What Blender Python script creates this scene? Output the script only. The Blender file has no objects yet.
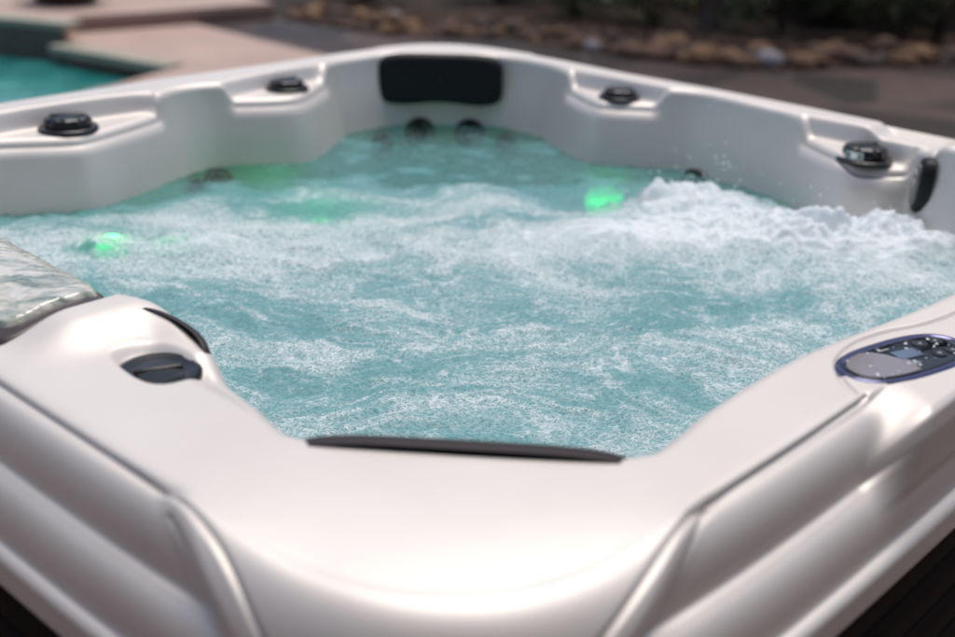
import bpy, bmesh, math, random
import numpy as np
from mathutils import Vector, Matrix

# ------------------------------------------------------------------ camera, world, sun, exposure
scn = bpy.context.scene
COL = scn.collection
RIM = 0.9                                   # height of the tub's rim above the deck
F = Vector((0.04362935, 0.91871747, -0.39249802))
R = Vector((0.99894925, -0.03459965, 0.03005418))
U = Vector((-0.01403101, 0.39339684, 0.91926169))
cd = bpy.data.cameras.new('camera'); cam = bpy.data.objects.new('camera', cd); COL.objects.link(cam)
cam.matrix_world = Matrix(((R.x, U.x, -F.x, -0.0445), (R.y, U.y, -F.y, -2.1836), (R.z, U.z, -F.z, RIM + 0.6027), (0, 0, 0, 1)))
cd.sensor_width = 36; cd.lens = 43.3; cd.clip_start = 0.05; cd.clip_end = 500
cd.dof.use_dof = True; cd.dof.focus_distance = 1.74; cd.dof.aperture_fstop = 2.0
scn.camera = cam

SUN_EL, SUN_AZ = 76, 25                     # azimuth measured from +Y towards +X
w = bpy.data.worlds.new('World'); scn.world = w; w.use_nodes = True
nt = w.node_tree; bg = nt.nodes['Background']
sk = nt.nodes.new('ShaderNodeTexSky'); sk.sky_type = 'NISHITA'; sk.sun_disc = False
sk.sun_elevation = math.radians(SUN_EL); sk.sun_rotation = math.radians(SUN_AZ)
nt.links.new(sk.outputs[0], bg.inputs[0]); bg.inputs[1].default_value = 0.125
sk.dust_density = 3.0; sk.ozone_density = 0.1; sk.air_density = 0.9
sd = bpy.data.lights.new('sun', 'SUN'); sd.energy = 2.0; sd.angle = math.radians(36); sd.color = (1.0, 0.96, 0.925)
sun = bpy.data.objects.new('sun', sd); COL.objects.link(sun)
az, el = math.radians(SUN_AZ), math.radians(SUN_EL)
sdir = Vector((math.sin(az) * math.cos(el), math.cos(az) * math.cos(el), math.sin(el)))
sun.rotation_euler = sdir.to_track_quat('Z', 'Y').to_euler()
scn.view_settings.view_transform = 'Standard'; scn.view_settings.look = 'None'
scn.view_settings.exposure = 0.10; scn.view_settings.gamma = 1.0
scn.view_settings.use_curve_mapping = False

rnd = random.Random(4); rs = np.random.RandomState(7)
S = math.sqrt(0.5)
def W(u, v, z):                             # tub axes (u right-away, v left-away, z from rim) -> world
    return (S * (u - v), S * (u + v), z + RIM)
def Wn(u, v, z):
    return np.stack([S * (u - v), S * (u + v), z + RIM + 0 * u], -1)

# ------------------------------------------------------------------ noise
def _hash(ix, iy, seed):
    h = (ix.astype(np.int64) * 374761393 + iy.astype(np.int64) * 668265263 + seed * 1442695041) & 0xffffffff
    h = ((h ^ (h >> 13)) * 1274126177) & 0xffffffff
    return ((h ^ (h >> 16)) & 0xffff) / 65535.0
def gn(x, y, seed=0):                       # gradient noise, about -1..1
    ix = np.floor(x); iy = np.floor(y); fx = x - ix; fy = y - iy
    def g(a, b):
        t = _hash(ix + a, iy + b, seed) * 2 * np.pi
        return np.cos(t) * (fx - a) + np.sin(t) * (fy - b)
    sx = fx * fx * fx * (fx * (fx * 6 - 15) + 10); sy = fy * fy * fy * (fy * (fy * 6 - 15) + 10)
    a = g(0, 0) * (1 - sx) + g(1, 0) * sx; b = g(0, 1) * (1 - sx) + g(1, 1) * sx
    return (a * (1 - sy) + b * sy) * 1.5
def fbm(x, y, o=4, seed=0, g=.5):
    s = 0; a = 1
    for i in range(o):
        s = s + a * gn(x, y, seed + i * 17); x = x * 2.03 + 3.1; y = y * 2.03 - 1.7; a *= g
    return s
def ridge(x, y, o=4, seed=0, g=.55):
    s = 0; a = 1; n = 0
    for i in range(o):
        s = s + a * (1 - np.abs(gn(x, y, seed + i * 13)) * 1.7); n += a
        x = x * 2.1 + 1.3; y = y * 2.1 + 4.4; a *= g
    return s / n
def sst(a, b, x):
    t = np.clip((x - a) / (b - a), 0, 1); return t * t * (3 - 2 * t)

# ------------------------------------------------------------------ helpers
def tag(o, label=None, cat=None, group=None, kind=None):
    for k, v in (('label', label), ('category', cat), ('group', group), ('kind', kind)):
        if v: o[k] = v
    return o
def link(name, me, mat=None, parent=None, smooth=True):
    o = bpy.data.objects.new(name, me); COL.objects.link(o)
    if mat: me.materials.append(mat)
    if smooth: me.polygons.foreach_set('use_smooth', [True] * len(me.polygons))
    if parent: o.parent = parent; o.matrix_parent_inverse = parent.matrix_world.inverted()
    return o
def empty(name, loc):
    o = bpy.data.objects.new(name, None); COL.objects.link(o); o.location = loc
    o.matrix_world = Matrix.Translation(loc); o.empty_display_size = .1
    return o
def gridmesh(name, P, closed_u=False):      # P: (n, m, 3)
    n, m = P.shape[:2]
    idx = np.arange(n * m).reshape(n, m)
    if closed_u: idx = np.vstack([idx, idx[:1]])
    q = np.stack([idx[:-1, :-1], idx[1:, :-1], idx[1:, 1:], idx[:-1, 1:]], -1).reshape(-1, 4)
    me = bpy.data.meshes.new(name)
    me.vertices.add(n * m); me.vertices.foreach_set('co', P.reshape(-1).astype(np.float32))
    me.loops.add(q.size); me.loops.foreach_set('vertex_index', q.reshape(-1).astype(np.int32))
    me.polygons.add(len(q)); me.polygons.foreach_set('loop_start', (np.arange(len(q)) * 4).astype(np.int32))
    me.update(calc_edges=True); me.validate()
    return me
def bm_to(name, bm, mat, parent=None, smooth=True, bevel=0, seg=2):
    me = bpy.data.meshes.new(name)
    if bevel:
        bmesh.ops.bevel(bm, geom=[e for e in bm.edges if len(e.link_faces) == 2 and e.calc_face_angle(0) > .6],
                        offset=bevel, segments=seg, affect='EDGES', profile=.5)
    bmesh.ops.recalc_face_normals(bm, faces=bm.faces); bm.to_mesh(me); bm.free()
    return link(name, me, mat, parent, smooth)
def box(bm, c, s, rot=None):
    r = bmesh.ops.create_cube(bm, size=1); M = Matrix.Translation(c) @ (rot or Matrix()) @ Matrix.Diagonal((*s, 1))
    bmesh.ops.transform(bm, matrix=M, verts=r['verts']); return r['verts']
def prism(bm, pts, z0, z1):
    a = [bm.verts.new((x, y, z0)) for x, y in pts]; b = [bm.verts.new((x, y, z1)) for x, y in pts]
    n = len(pts); bm.faces.new(a[::-1]); bm.faces.new(b)
    for i in range(n): bm.faces.new((a[i], a[(i + 1) % n], b[(i + 1) % n], b[i]))
def lathe(prof, n=48, fn=None):             # prof: list of (r, z)
    a = np.linspace(0, 2 * np.pi, n, endpoint=False)
    pr = np.array(prof)
    P = np.stack([np.outer(np.cos(a), pr[:, 0]), np.outer(np.sin(a), pr[:, 0]), np.tile(pr[:, 1], (n, 1))], -1)
    if fn: P = fn(P, a)
    return P

def mat(name, base=(.5, .5, .5), rough=.5, metal=0, coat=0, spec=.5, **k):
    m = bpy.data.materials.new(name); m.use_nodes = True; b = m.node_tree.nodes['Principled BSDF']
    b.inputs['Base Color'].default_value = (*base, 1); b.inputs['Roughness'].default_value = rough
    b.inputs['Metallic'].default_value = metal; b.inputs['Coat Weight'].default_value = coat
    b.inputs['Specular IOR Level'].default_value = spec
    for kk, v in k.items(): b.inputs[kk].default_value = v
    return m
def nodes(m): return m.node_tree.nodes, m.node_tree.links, m.node_tree.nodes['Principled BSDF']
def noise_node(N, L, scale, detail=4, rough=.5, vec=None, dist=0):
    n = N.new('ShaderNodeTexNoise'); n.inputs['Scale'].default_value = scale; n.inputs['Detail'].default_value = detail
    n.inputs['Roughness'].default_value = rough; n.inputs['Distortion'].default_value = dist
    if vec is None:
        g = N.get('geo') or N.new('ShaderNodeNewGeometry'); g.name = 'geo'; vec = g.outputs['Position']
    L.new(vec, n.inputs['Vector']); return n
def ramp(N, L, fac, stops):
    r = N.new('ShaderNodeValToRGB'); e = r.color_ramp.elements
    while len(e) < len(stops): e.new(.5)
    for x, (p, c) in zip(e, stops): x.position = p; x.color = (*c, 1) if len(c) == 3 else c
    L.new(fac, r.inputs[0]); return r
def mottled(name, stops, scale, rough=.8, bump=.3, bscale=None, dist=.01, detail=6):
    m = mat(name, rough=rough); N, L, b = nodes(m)
    n = noise_node(N, L, scale, detail, .6)
    r = ramp(N, L, n.outputs['Fac'], stops); L.new(r.outputs[0], b.inputs['Base Color'])
    n2 = noise_node(N, L, bscale or scale * 6, 5, .6)
    bu = N.new('ShaderNodeBump'); bu.inputs['Strength'].default_value = bump; bu.inputs['Distance'].default_value = dist
    L.new(n2.outputs['Fac'], bu.inputs['Height']); L.new(bu.outputs[0], b.inputs['Normal'])
    return m

# pearl acrylic of the shell
M_SHELL = mat('pearl_acrylic', (.70, .655, .64), .52, .38, .06, .5)
N, L, b = nodes(M_SHELL)
n = noise_node(N, L, 5, 3, .5); r = ramp(N, L, n.outputs['Fac'], [(.3, (.68, .635, .59)), (.7, (.73, .685, .64))]); L.new(r.outputs[0], b.inputs['Base Color'])
b.inputs['Coat Roughness'].default_value = .3
n = noise_node(N, L, 900, 2, .5); bu = N.new('ShaderNodeBump'); bu.inputs['Strength'].default_value = .04; bu.inputs['Distance'].default_value = .0006
L.new(n.outputs['Fac'], bu.inputs['Height']); L.new(bu.outputs[0], b.inputs['Normal'])
M_PILLOW = mat('black_pillow_foam', (.007, .008, .010), .5, spec=.3); N, L, b = nodes(M_PILLOW)
n = noise_node(N, L, 500, 3); bu = N.new('ShaderNodeBump'); bu.inputs['Strength'].default_value = .12; bu.inputs['Distance'].default_value = .001
L.new(n.outputs['Fac'], bu.inputs['Height']); L.new(bu.outputs[0], b.inputs['Normal'])
M_PILTOP = mat('brown_black_pillow_foam', (.026, .018, .017), .5, spec=.4)
M_TRIM = mat('dark_trim', (.055, .04, .04), .35)
M_KNOB = mat('black_gloss_plastic', (.008, .008, .009), .25, 0, .1)
M_SOCK = mat('black_recess_plastic', (.02, .02, .02), .5)
M_CHROME = mat('brushed_steel', (.62, .6, .58), .18, 1)
M_PAD = mat('grey_gloss_pad', (.16, .15, .145), .16, 0, .5)
M_GLASS = mat('display_glass', (.008, .008, .009), .06, 0, .3)
M_BLUE = mat('navy_bezel', (.06, .065, .17), .15, .7, 1)
M_LCD = mat('lcd', (.10, .14, .20), .1, 0, 1)
M_ICON = mat('panel_print', (.35, .35, .36), .3)
M_CAB = mottled('dark_cabinet_board', [(.3, (.004, .003, .0025)), (.7, (.010, .007, .006))], 9, .75, .3, 60, .003)
M_CAB.node_tree.nodes['Principled BSDF'].inputs['Specular IOR Level'].default_value = .12

# ------------------------------------------------------------------ hot tub shell
def chaikin(p, k=3, closed=True):
    p = np.array(p, float)
    for _ in range(k):
        q = np.roll(p, -1, 0); a = .75 * p + .25 * q; b_ = .25 * p + .75 * q
        p = np.stack([a, b_], 1).reshape(-1, p.shape[1])
    return p
INNER = [(-.684, -.93), (-.60, -.925), (-.54, -.915), (-.44, -.912), (-.317, -.912), (-.193, -.93), (.034, -.965), (.2, -.965), (.4, -.93), (.6, -.90),
         (.76, -.83), (.835, -.74), (.85, -.66), (.862, -.612), (.905, -.578), (.925, -.545), (.90, -.52), (.845, -.46), (.832, -.425), (.86, -.36), (.945, -.226), (.955, -.10),
         (.975, .02), (.965, .09), (.90, .18), (.832, .262), (.838, .30), (.90, .42), (.945, .50), (.965, .58), (.955, .72), (.86, .815), (.735, .945), (.60, .955),
         (.50, .95), (.43, .90), (.30, .815), (.25, .80), (.19, .825), (.08, .90), (.02, .915), (-.03, .912), (-.09, .880), (-.16, .850), (-.24, .824), (-.33, .797), (-.37, .80), (-.50, .89),
         (-.62, .93), (-.70, .91), (-.92, .69), (-.93, .55), (-.88, .46), (-.83, .36), (-.85, .25), (-.885, .16), (-.893, 0), (-.885, -.15), (-.835, -.23), (-.822, -.28), (-.838, -.40),
         (-.855, -.46), (-.880, -.54), (-.897, -.60), (-.905, -.655)]
inn = chaikin(INNER, 2)
# radial function with corners kept fairly crisp
th_i = np.arctan2(inn[:, 1], inn[:, 0]); o = np.argsort(th_i); th_i = th_i[o]; r_i = np.hypot(inn[o, 0], inn[o, 1])
def Rin(t): return np.interp(t, np.r_[th_i - 2 * np.pi, th_i, th_i + 2 * np.pi], np.r_[r_i, r_i, r_i])
# outer crease ring: bowed rounded square
def outer_ring(n=4000):
    t = np.linspace(-np.pi, np.pi, n, endpoint=False)
    ex = 9.0
    c, s = np.cos(t), np.sin(t)
    r = (np.abs(c) ** ex + np.abs(s) ** ex) ** (-1 / ex)
    u, v = r * c, r * s
    su = np.where(u < 0, 1.070, 1.035); sv = np.where(v < 0, 1.038, 1.04)
    k = 1 - .022 * np.minimum(np.abs(u), np.abs(v)) ** 2
    return u * su * k, v * sv * k
ou, ov = outer_ring()
# arc-length resample with density: fine near the camera
d = np.hypot(np.diff(np.r_[ou, ou[0]]), np.diff(np.r_[ov, ov[0]]))
mu, mv = ou, ov
near = sst(.35, -.1, (mu + mv) * .5)
step = .0095 + (.0027 - .0095) * near
cum = np.r_[0, np.cumsum(d / step)]
NS = int(cum[-1]); tt = np.linspace(0, cum[-1], NS, endpoint=False)
ou = np.interp(tt, cum, np.r_[ou, ou[0]]); ov = np.interp(tt, cum, np.r_[ov, ov[0]])
ang = np.arctan2(ov, ou)
ri = Rin(ang); iu, iv = ri * np.cos(ang), ri * np.sin(ang)
tu = np.roll(ou, -1) - np.roll(ou, 1); tv = np.roll(ov, -1) - np.roll(ov, 1); tl = np.hypot(tu, tv)
nu, nv = tv / tl, -tu / tl                  # outward normal
iT = np.roll(iu, -2) - np.roll(iu, 2), np.roll(iv, -2) - np.roll(iv, 2); il = np.hypot(*iT)
inu, inv_ = -iT[1] / il, iT[0] / il         # inward normal of inner outline
k = np.ones(15) / 15
def csm(a): return np.convolve(np.r_[a[-7:], a, a[:7]], k, 'valid')
inu, inv_ = csm(inu), csm(inv_)

def seg_dist(u, v, poly):
    best = np.full(u.shape, 9.0)
    for (a, b_), (c, d_) in zip(poly[:-1], poly[1:]):
        L2 = (c - a) ** 2 + (d_ - b_) ** 2
        t = np.clip(((u - a) * (c - a) + (v - b_) * (d_ - b_)) / L2, 0, 1)
        best = np.minimum(best, np.hypot(u - a - t * (c - a), v - b_ - t * (d_ - b_)))
    return best
def inside(u, v, poly):
    r = np.zeros(u.shape, bool); n = len(poly)
    for i in range(n):
        (a, b_), (c, d_) = poly[i], poly[(i + 1) % n]
        if b_ == d_: continue
        x = ((b_ > v) != (d_ > v)) & (u < (c - a) * (v - b_) / (d_ - b_) + a)
        r ^= x
    return r
def sdf(u, v, poly):                        # positive inside
    p = [tuple(x) for x in poly] + [tuple(poly[0])]
    d_ = seg_dist(u, v, p); return np.where(inside(u, v, poly), d_, -d_)

RECESS = [  # polygon in (u, v), depth, wall width
    (chaikin([(-.62, .60), (-.115, .60), (-.085, .875), (-.11, .925), (-.30, .942), (-.52, .938), (-.60, .90)], 2), .046, .018),
    (chaikin([(.035, .60), (.05, .89), (.14, .915), (.30, .938), (.48, .938), (.55, .89), (.55, .60)], 2), .042, .018),
    (chaikin([(.60, .44), (.60, .03), (.93, .02), (.955, .075), (.945, .25), (.942, .42), (.92, .49)], 2), .044, .018),
    (chaikin([(.60, -.20), (.90, -.20), (.94, -.215), (.948, -.33), (.952, -.50), (.94, -.545), (.90, -.553), (.60, -.50)], 2), .046, .018),
    (chaikin([(-.945, -.33), (-.955, -.40), (-.945, -.445), (-.90, -.455), (-.872, -.43), (-.868, -.38), (-.88, -.335), (-.915, -.32)], 2), .015, .018),
]
def ftop(u, v):
    z = np.zeros(u.shape)
    for poly, dep, wd in RECESS:
        lo, hi = np.min(poly, 0) - .05, np.max(poly, 0) + .05
        m = (u > lo[0]) & (u < hi[0]) & (v > lo[1]) & (v < hi[1])
        if m.any(): z[m] -= dep * sst(-.004, wd, sdf(u[m], v[m], poly))
    # waterfall housing and headrest bulge on the near-left side
    rad = sst(-1.03, -.93, u)
    along = sst(-.45, -.22, v) * (1 - sst(.30, .455, v))
    inner_only = np.where(v < 0, 1, 1)
    z += .024 * rad * along * sst(-.60, -.82, u) * (1 - sst(-.25, -.34, v) * sst(-.835, -.885, u))
    # trough where the waterfall sits
    tr = sdf(u, v, [(-1.03, -.215), (-.80, -.215), (-.80, .215), (-1.03, .215)])
    z -= .016 * sst(-.006, .012, tr) * (u < 0)
    # headrest hump at the right corner, with the groove behind it
    hump = sdf(u, v, chaikin([(.60, -.60), (.90, -.592), (.955, -.62), (.965, -.70), (.95, -.86), (.86, -.98), (.60, -.98)], 2))
    z += .012 * sst(-.002, .03, hump) - .010 * np.exp(-(hump / .008) ** 2)
    z -= .022 * sst(-.915, -.865, u) * sst(-.40, -.45, v) * sst(-.64, -.56, v)
    return z

NT = 72
tcs = np.linspace(0, 1, NT)
LIPR = .02
# top surface points run from the inner lip to the crease ring
su_, sv_ = iu - inu * LIPR, iv - inv_ * LIPR
TU = su_[:, None] + (ou - su_)[:, None] * tcs; TV = sv_[:, None] + (ov - sv_)[:, None] * tcs
edge = 1 - tcs
_al = np.where(np.abs(ou) > np.abs(ov), np.abs(ov) - .65, np.abs(ou) - .70)
TZ = ftop(TU, TV) - .008 * (tcs[None, :] ** 26) * ((1 - sst(-.01, .03, _al)) * (1 - sst(-.38, -.34, ou) * sst(.42, .38, ou) * (ov < -.8)))[:, None]
TZ = TZ - (.012 * (tcs[None, :] ** 3)) * sst(.02, .20, _al)[:, None] * ((ou < -.5) & (ov < -.5))[:, None]
# inner wall (bottom -> lip)
prof_in = []
for dep in (.86, .855, .85): prof_in.append(('floor', dep))
base = ftop(su_[:, None], sv_[:, None])[:, 0]
cols = []
cr = 1.0
for f_, z_ in ((.02, -.84), (.30, -.84), (.40, -.83), (.44, -.78), (.46, -.52), (.50, -.47), (.56, -.455), (.76, -.45)):
    rr = ri * (1 - f_) * 0 + ri * f_ + 0
    cols.append((rr * np.cos(ang), rr * np.sin(ang), np.full(NS, z_)))
for z_, off in ((-.445, .115), (-.42, .088), (-.38, .072), (-.32, .060), (-.26, .050), (-.20, .040), (-.16, .032), (-.12, .024), (-.09, .016), (-.065, .010)):
    cols.append((iu + inu * off, iv + inv_ * off, np.minimum(np.full(NS, z_), base - .02 - (.12 + z_) * .02)))
nl = 8
for i in range(nl):
    ph = math.pi / 2 * i / nl
    cols.append((iu - inu * LIPR * (1 - math.cos(ph)), iv - inv_ * LIPR * (1 - math.cos(ph)), base - LIPR * (1 - math.sin(ph))))
IU = np.stack([c[0] for c in cols], 1); IV = np.stack([c[1] for c in cols], 1); IZ = np.stack([c[2] for c in cols], 1)
# skirt profiles in (m outward, z), equal point counts
def polyres(pts, n):
    pts = np.array(pts); dd = np.r_[0, np.cumsum(np.hypot(*np.diff(pts, axis=0).T))]
    t = np.linspace(0, dd[-1], n); return np.interp(t, dd, pts[:, 0]), np.interp(t, dd, pts[:, 1])
def arc(cx, cz, rx, rz, a0, a1, n=14):
    return [(cx + rx * math.sin(math.radians(a)), cz + rz * math.cos(math.radians(a))) for a in np.linspace(a0, a1, n)]
NP = 84
flute = [(0, -.008), (.002, -.012)] + arc(.002, -.076, .042, .063, 4, 86) + [(.045, -.080), (.056, -.083)] + arc(.052, -.150, .040, .066, 14, 86) + \
        [(.0925, -.152), (.102, -.1535), (.108, -.156), (.112, -.162), (.113, -.197), (.106, -.203), (.085, -.204), (.07, -.22)]
pod = [(0, 0), (.03, -.001), (.076, -.003), (.086, -.008), (.091, -.030), (.091, -.080)] + [(.0915, -.083)] + arc(.080, -.150, .014, .066, 40, 86) + \
        [(.0925, -.152), (.102, -.1535), (.108, -.156), (.112, -.162), (.113, -.197), (.106, -.203), (.085, -.204), (.07, -.22)]
corner = [(0, 0)] + arc(0, -.175, .108, .175, 1, 90, 26) + [(.110, -.197), (.106, -.203), (.085, -.204), (.07, -.22)]
# match the lip parts: resample upper parts and lower parts separately
def split(p):
    i = min(range(len(p)), key=lambda j: abs(p[j][1] + .152) + (0 if p[j][0] > .088 else 1))
    return p[:i + 1], p[i:]
ms, zs = {}, {}
for nme, pr in (('f', flute), ('p', pod), ('c', corner)):
    a_, b_ = split(pr); m1, z1 = polyres(a_, 60); m2, z2 = polyres(b_, NP - 59)
    ms[nme] = np.r_[m1, m2[1:]]; zs[nme] = np.r_[z1, z2[1:]]
tau = np.linspace(0, 1, len(ms['f']))
U0, V0 = ou[:, None], ov[:, None]
side_l = (U0 < 0) & (np.abs(V0) < -U0 + .0)           # near-left
side_r = (V0 < 0) & (np.abs(U0) <= -V0)
along = np.where(np.abs(U0) > np.abs(V0), np.abs(V0), np.abs(U0))
thr = np.where(np.abs(U0) > np.abs(V0), .62 + .32 * tau[None, :], .69 + .36 * tau[None, :])
CW = sst(-.012, .050, along - thr)
PW = sst(-.385, -.290, U0 + .055 * sst(0, .42, tau[None, :])) * (V0 < 0) * (U0 < .45) * (np.abs(U0) < np.abs(V0))
PW = np.where(U0 > .40, 0, PW) * sst(.40, .38, U0)
mm = ms['f'] * (1 - CW) + ms['c'] * CW; zz = zs['f'] * (1 - CW) + zs['c'] * CW
mm = mm * (1 - PW) + ms['p'] * PW; zz = zz * (1 - PW) + zs['p'] * PW
zz = zz - .012 * sst(.02, .20, _al)[:, None] * ((ou < -.5) & (ov < -.5))[:, None] * np.linspace(1, 0, zz.shape[1])[None, :] ** 1.5
sc = np.where(U0 < 0, .82, 1.0); sc = np.interp(np.arctan2(ov, ou), np.radians([-180, -140, -130, -50, -40, 140, 175, 180]), [.66, .68, .80, .86, 1, 1, .72, .66])[:, None]
OU = U0 + nu[:, None] * mm * sc; OV = V0 + nv[:, None] * mm * sc; OZ = zz
GU = np.concatenate([IU, TU, OU[:, 1:]], 1); GV = np.concatenate([IV, TV, OV[:, 1:]], 1); GZ = np.concatenate([IZ, TZ, OZ[:, 1:]], 1)
PG = np.stack([GU, GV, GZ], -1)
# crease lines pressed into the surface, laid out along the ring (s) and outward arc length (q)
dx = np.roll(PG, -1, 0) - np.roll(PG, 1, 0); dy = np.gradient(PG, axis=1)
nn = np.cross(dx, dy); nn /= np.linalg.norm(nn, axis=-1, keepdims=True) + 1e-9
nn *= np.sign(nn[:, len(cols) + 50:len(cols) + 51, 2:3] + 1e-9)
NI = len(cols) + NT - 1                       # column index of the crease ring
sarc = np.r_[0, np.cumsum(np.hypot(np.diff(ou), np.diff(ov)))]
jc = int(np.argmin(np.hypot(ou + .98, ov + .98))); SL = sarc[-1]; sarc = sarc - sarc[jc]; sarc = np.where(sarc > SL / 2, sarc - SL, sarc)
stp = np.linalg.norm(np.diff(PG, axis=1), axis=-1); qarc = np.concatenate([np.zeros((NS, 1)), np.cumsum(stp, 1)], 1); qarc = qarc - qarc[:, NI:NI + 1]
def rs_(u, v): return float(sarc[int(np.argmin(np.hypot(ou - u, ov - v)))])
RX = lambda u: rs_(u, -1.01)
LX = lambda v: rs_(-1.04, v)
def sm(p): 
    p = np.array(p, float)
    for _ in range(3):
        q_ = [p[0]]
        for a, b_ in zip(p[:-1], p[1:]): q_ += [.75 * a + .25 * b_, .25 * a + .75 * b_]
        q_.append(p[-1]); p = np.array(q_)
    return p
CREASE = [
    (sm([(RX(-.36), -.003), (RX(-.50), -.001), (RX(-.68), 0), (RX(-.76), .014), (RX(-.85), .05), (RX(-.93), .10), (rs_(-1.0, -1.0), .17)]), .0062, .0028),
    (sm([(RX(-.685), 0), (RX(-.725), .02), (RX(-.79), .07), (RX(-.87), .16)]), .0045, .0026),
    (sm([(LX(.45), 0), (LX(-.2), 0), (LX(-.58), 0), (LX(-.68), .006), (LX(-.76), .03), (LX(-.83), .09), (LX(-.89), .17)]), .0062, .0028),
    (sm([(LX(-.66), .026), (LX(-.70), .045), (LX(-.75), .08), (LX(-.82), .16)]), .004, .0026),
]
SG = np.repeat(sarc[:, None], PG.shape[1], 1); m = (np.abs(SG) < 1.6) & (qarc > -.05) & (qarc < .19)
du = np.zeros(GU.shape)
for poly, dep, sg in CREASE:
    q = seg_dist(SG[m], qarc[m], [tuple(x) for x in poly]); du[m] += dep * np.exp(-(q / sg) ** 2)
# the line that loops round the control panel, on the flat top
m2 = (GU > -.45) & (GU < .12) & (GV < -.9) & (GZ > -.06)
loop = sm([(-.362, -1.020), (-.345, -.995), (-.305, -.966), (-.262, -.955), (-.213, -.953), (-.152, -.967), (-.10, -.992), (.0, -1.01), (.15, -1.015)])
q = seg_dist(GU[m2], GV[m2], [tuple(x) for x in loop]); du[m2] = np.maximum(du[m2], .0055 * np.exp(-(q / .0035) ** 2))
PG = PG - nn * du[..., None]
# seat of the control panel: shallow oval dish
a_ = math.radians(-9)
PCU, PCV = -.185, -1.026
xx = (GU - PCU) * math.cos(a_) + (GV - PCV) * math.sin(a_); yy = -(GU - PCU) * math.sin(a_) + (GV - PCV) * math.cos(a_)
HT = W
tub = empty('hot_tub', W(0, 0, -RIM))
tag(tub, 'square pearl white hot tub with black headrests, full of bubbling water', 'hot tub')
me = gridmesh('shell', Wn(PG[..., 0], PG[..., 1], PG[..., 2]), True)
shell = link('shell', me, M_SHELL, tub)

def topz(u, v):                             # shell height under a plan point
    return float(ftop(np.array([u]), np.array([v]))[0])

# cabinet under the rim: dark boards
def ring_pts(m_, n=160):
    i = np.linspace(0, NS, n, endpoint=False).astype(int)
    return [(ou[j] + nu[j] * m_ * sc[j, 0], ov[j] + nv[j] * m_ * sc[j, 0]) for j in i]
zc = np.array([-.19])
rows = []; zrow = []
for kz in range(9):
    zt = -.2 - kz * .078
    for z_, off in ((zt, .085), (zt - .003, .09), (zt - .071, .09), (zt - .074, .085)):
        rows.append([(*p, 0) for p in ring_pts(off, 400)]); zrow.append(z_)
P = np.array(rows).transpose(1, 0, 2); P[:, :, 2] = np.array(zrow)[None, :]; P[:, -1, 2] = -RIM + .004
me = gridmesh('cabinet', Wn(P[..., 0], P[..., 1], P[..., 2]), True)
link('cabinet', me, M_CAB, tub)

# ------------------------------------------------------------------ pillows
def frame(u, v, z, nrm_uv, tilt=0):         # local x: along the wall, y: out of the wall, z: up
    n_ = Vector((S * (nrm_uv[0] - nrm_uv[1]), S * (nrm_uv[0] + nrm_uv[1]), 0)).normalized()
    x_ = n_.cross(Vector((0, 0, 1)))
    M = Matrix((x_, n_, Vector((0, 0, 1)))).transposed().to_4x4()
    return Matrix.Translation(W(u, v, z)) @ M @ Matrix.Rotation(math.radians(tilt), 4, 'X')
def pillow(name, M, wd, ht, tk, mt, notch=.012, curve=0, ex=5, nx=64, ny=32, parent=tub):
    # superellipse-domed cushion, front = +y
    rows = []
    a = np.linspace(0, 2 * np.pi, 96, endpoint=False)
    c, s = np.cos(a), np.sin(a); r = (np.abs(c) ** ex + np.abs(s) ** ex) ** (-1 / ex)
    for k_, y in ((1.0, 0), (1.0, .35), (.985, .6), (.955, .8), (.91, .92), (.84, .985), (.7, 1.0), (.45, 1.03), (.2, 1.04), (.01, 1.04)):
        x = r * c * wd / 2 * (1 - (1 - k_) * min(1, ht / wd * 1.6) if k_ > .8 else k_); z = r * s * ht / 2 * k_
        z = z + notch * np.exp(-(x / (wd * .26)) ** 2) * (s < 0) * np.clip(-s * 1.5, 0, 1) * k_
        yy_ = y * tk + curve * (x / (wd / 2)) ** 2
        rows.append(np.stack([x, yy_ + 0 * x, z], -1))
    P = np.stack(rows, 1)
    me = gridmesh(name, P, True); me.transform(M)
    return link(name, me, mt, parent)
d_far = (.955 + .72) / 2
pillow('pillow', frame(.814, .838, -.075, (-S, -S), 8), .365, .152, .042, M_PILLOW)
pillow('pillow', frame(-.804, -.797, -.068, (.771, .636), 4), .40, .150, .030, M_PILTOP)
pillow('pillow', frame(-.843, -.325, -.048, (.995, .06), 3) @ Matrix.Rotation(math.radians(5), 4, 'Y'), .17, .13, .012, M_PILTOP, curve=-.018)
pd = pillow('pillow', frame(.872, -.600, -.085, (-.55, .84), 4), .075, .125, .026, M_PILLOW, notch=0, ex=2.6)
fc = pillow('pad_face', frame(.866, -.585, -.085, (-.55, .84), 4), .052, .098, .016, M_PAD, notch=0, ex=2.4, parent=pd)

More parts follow.
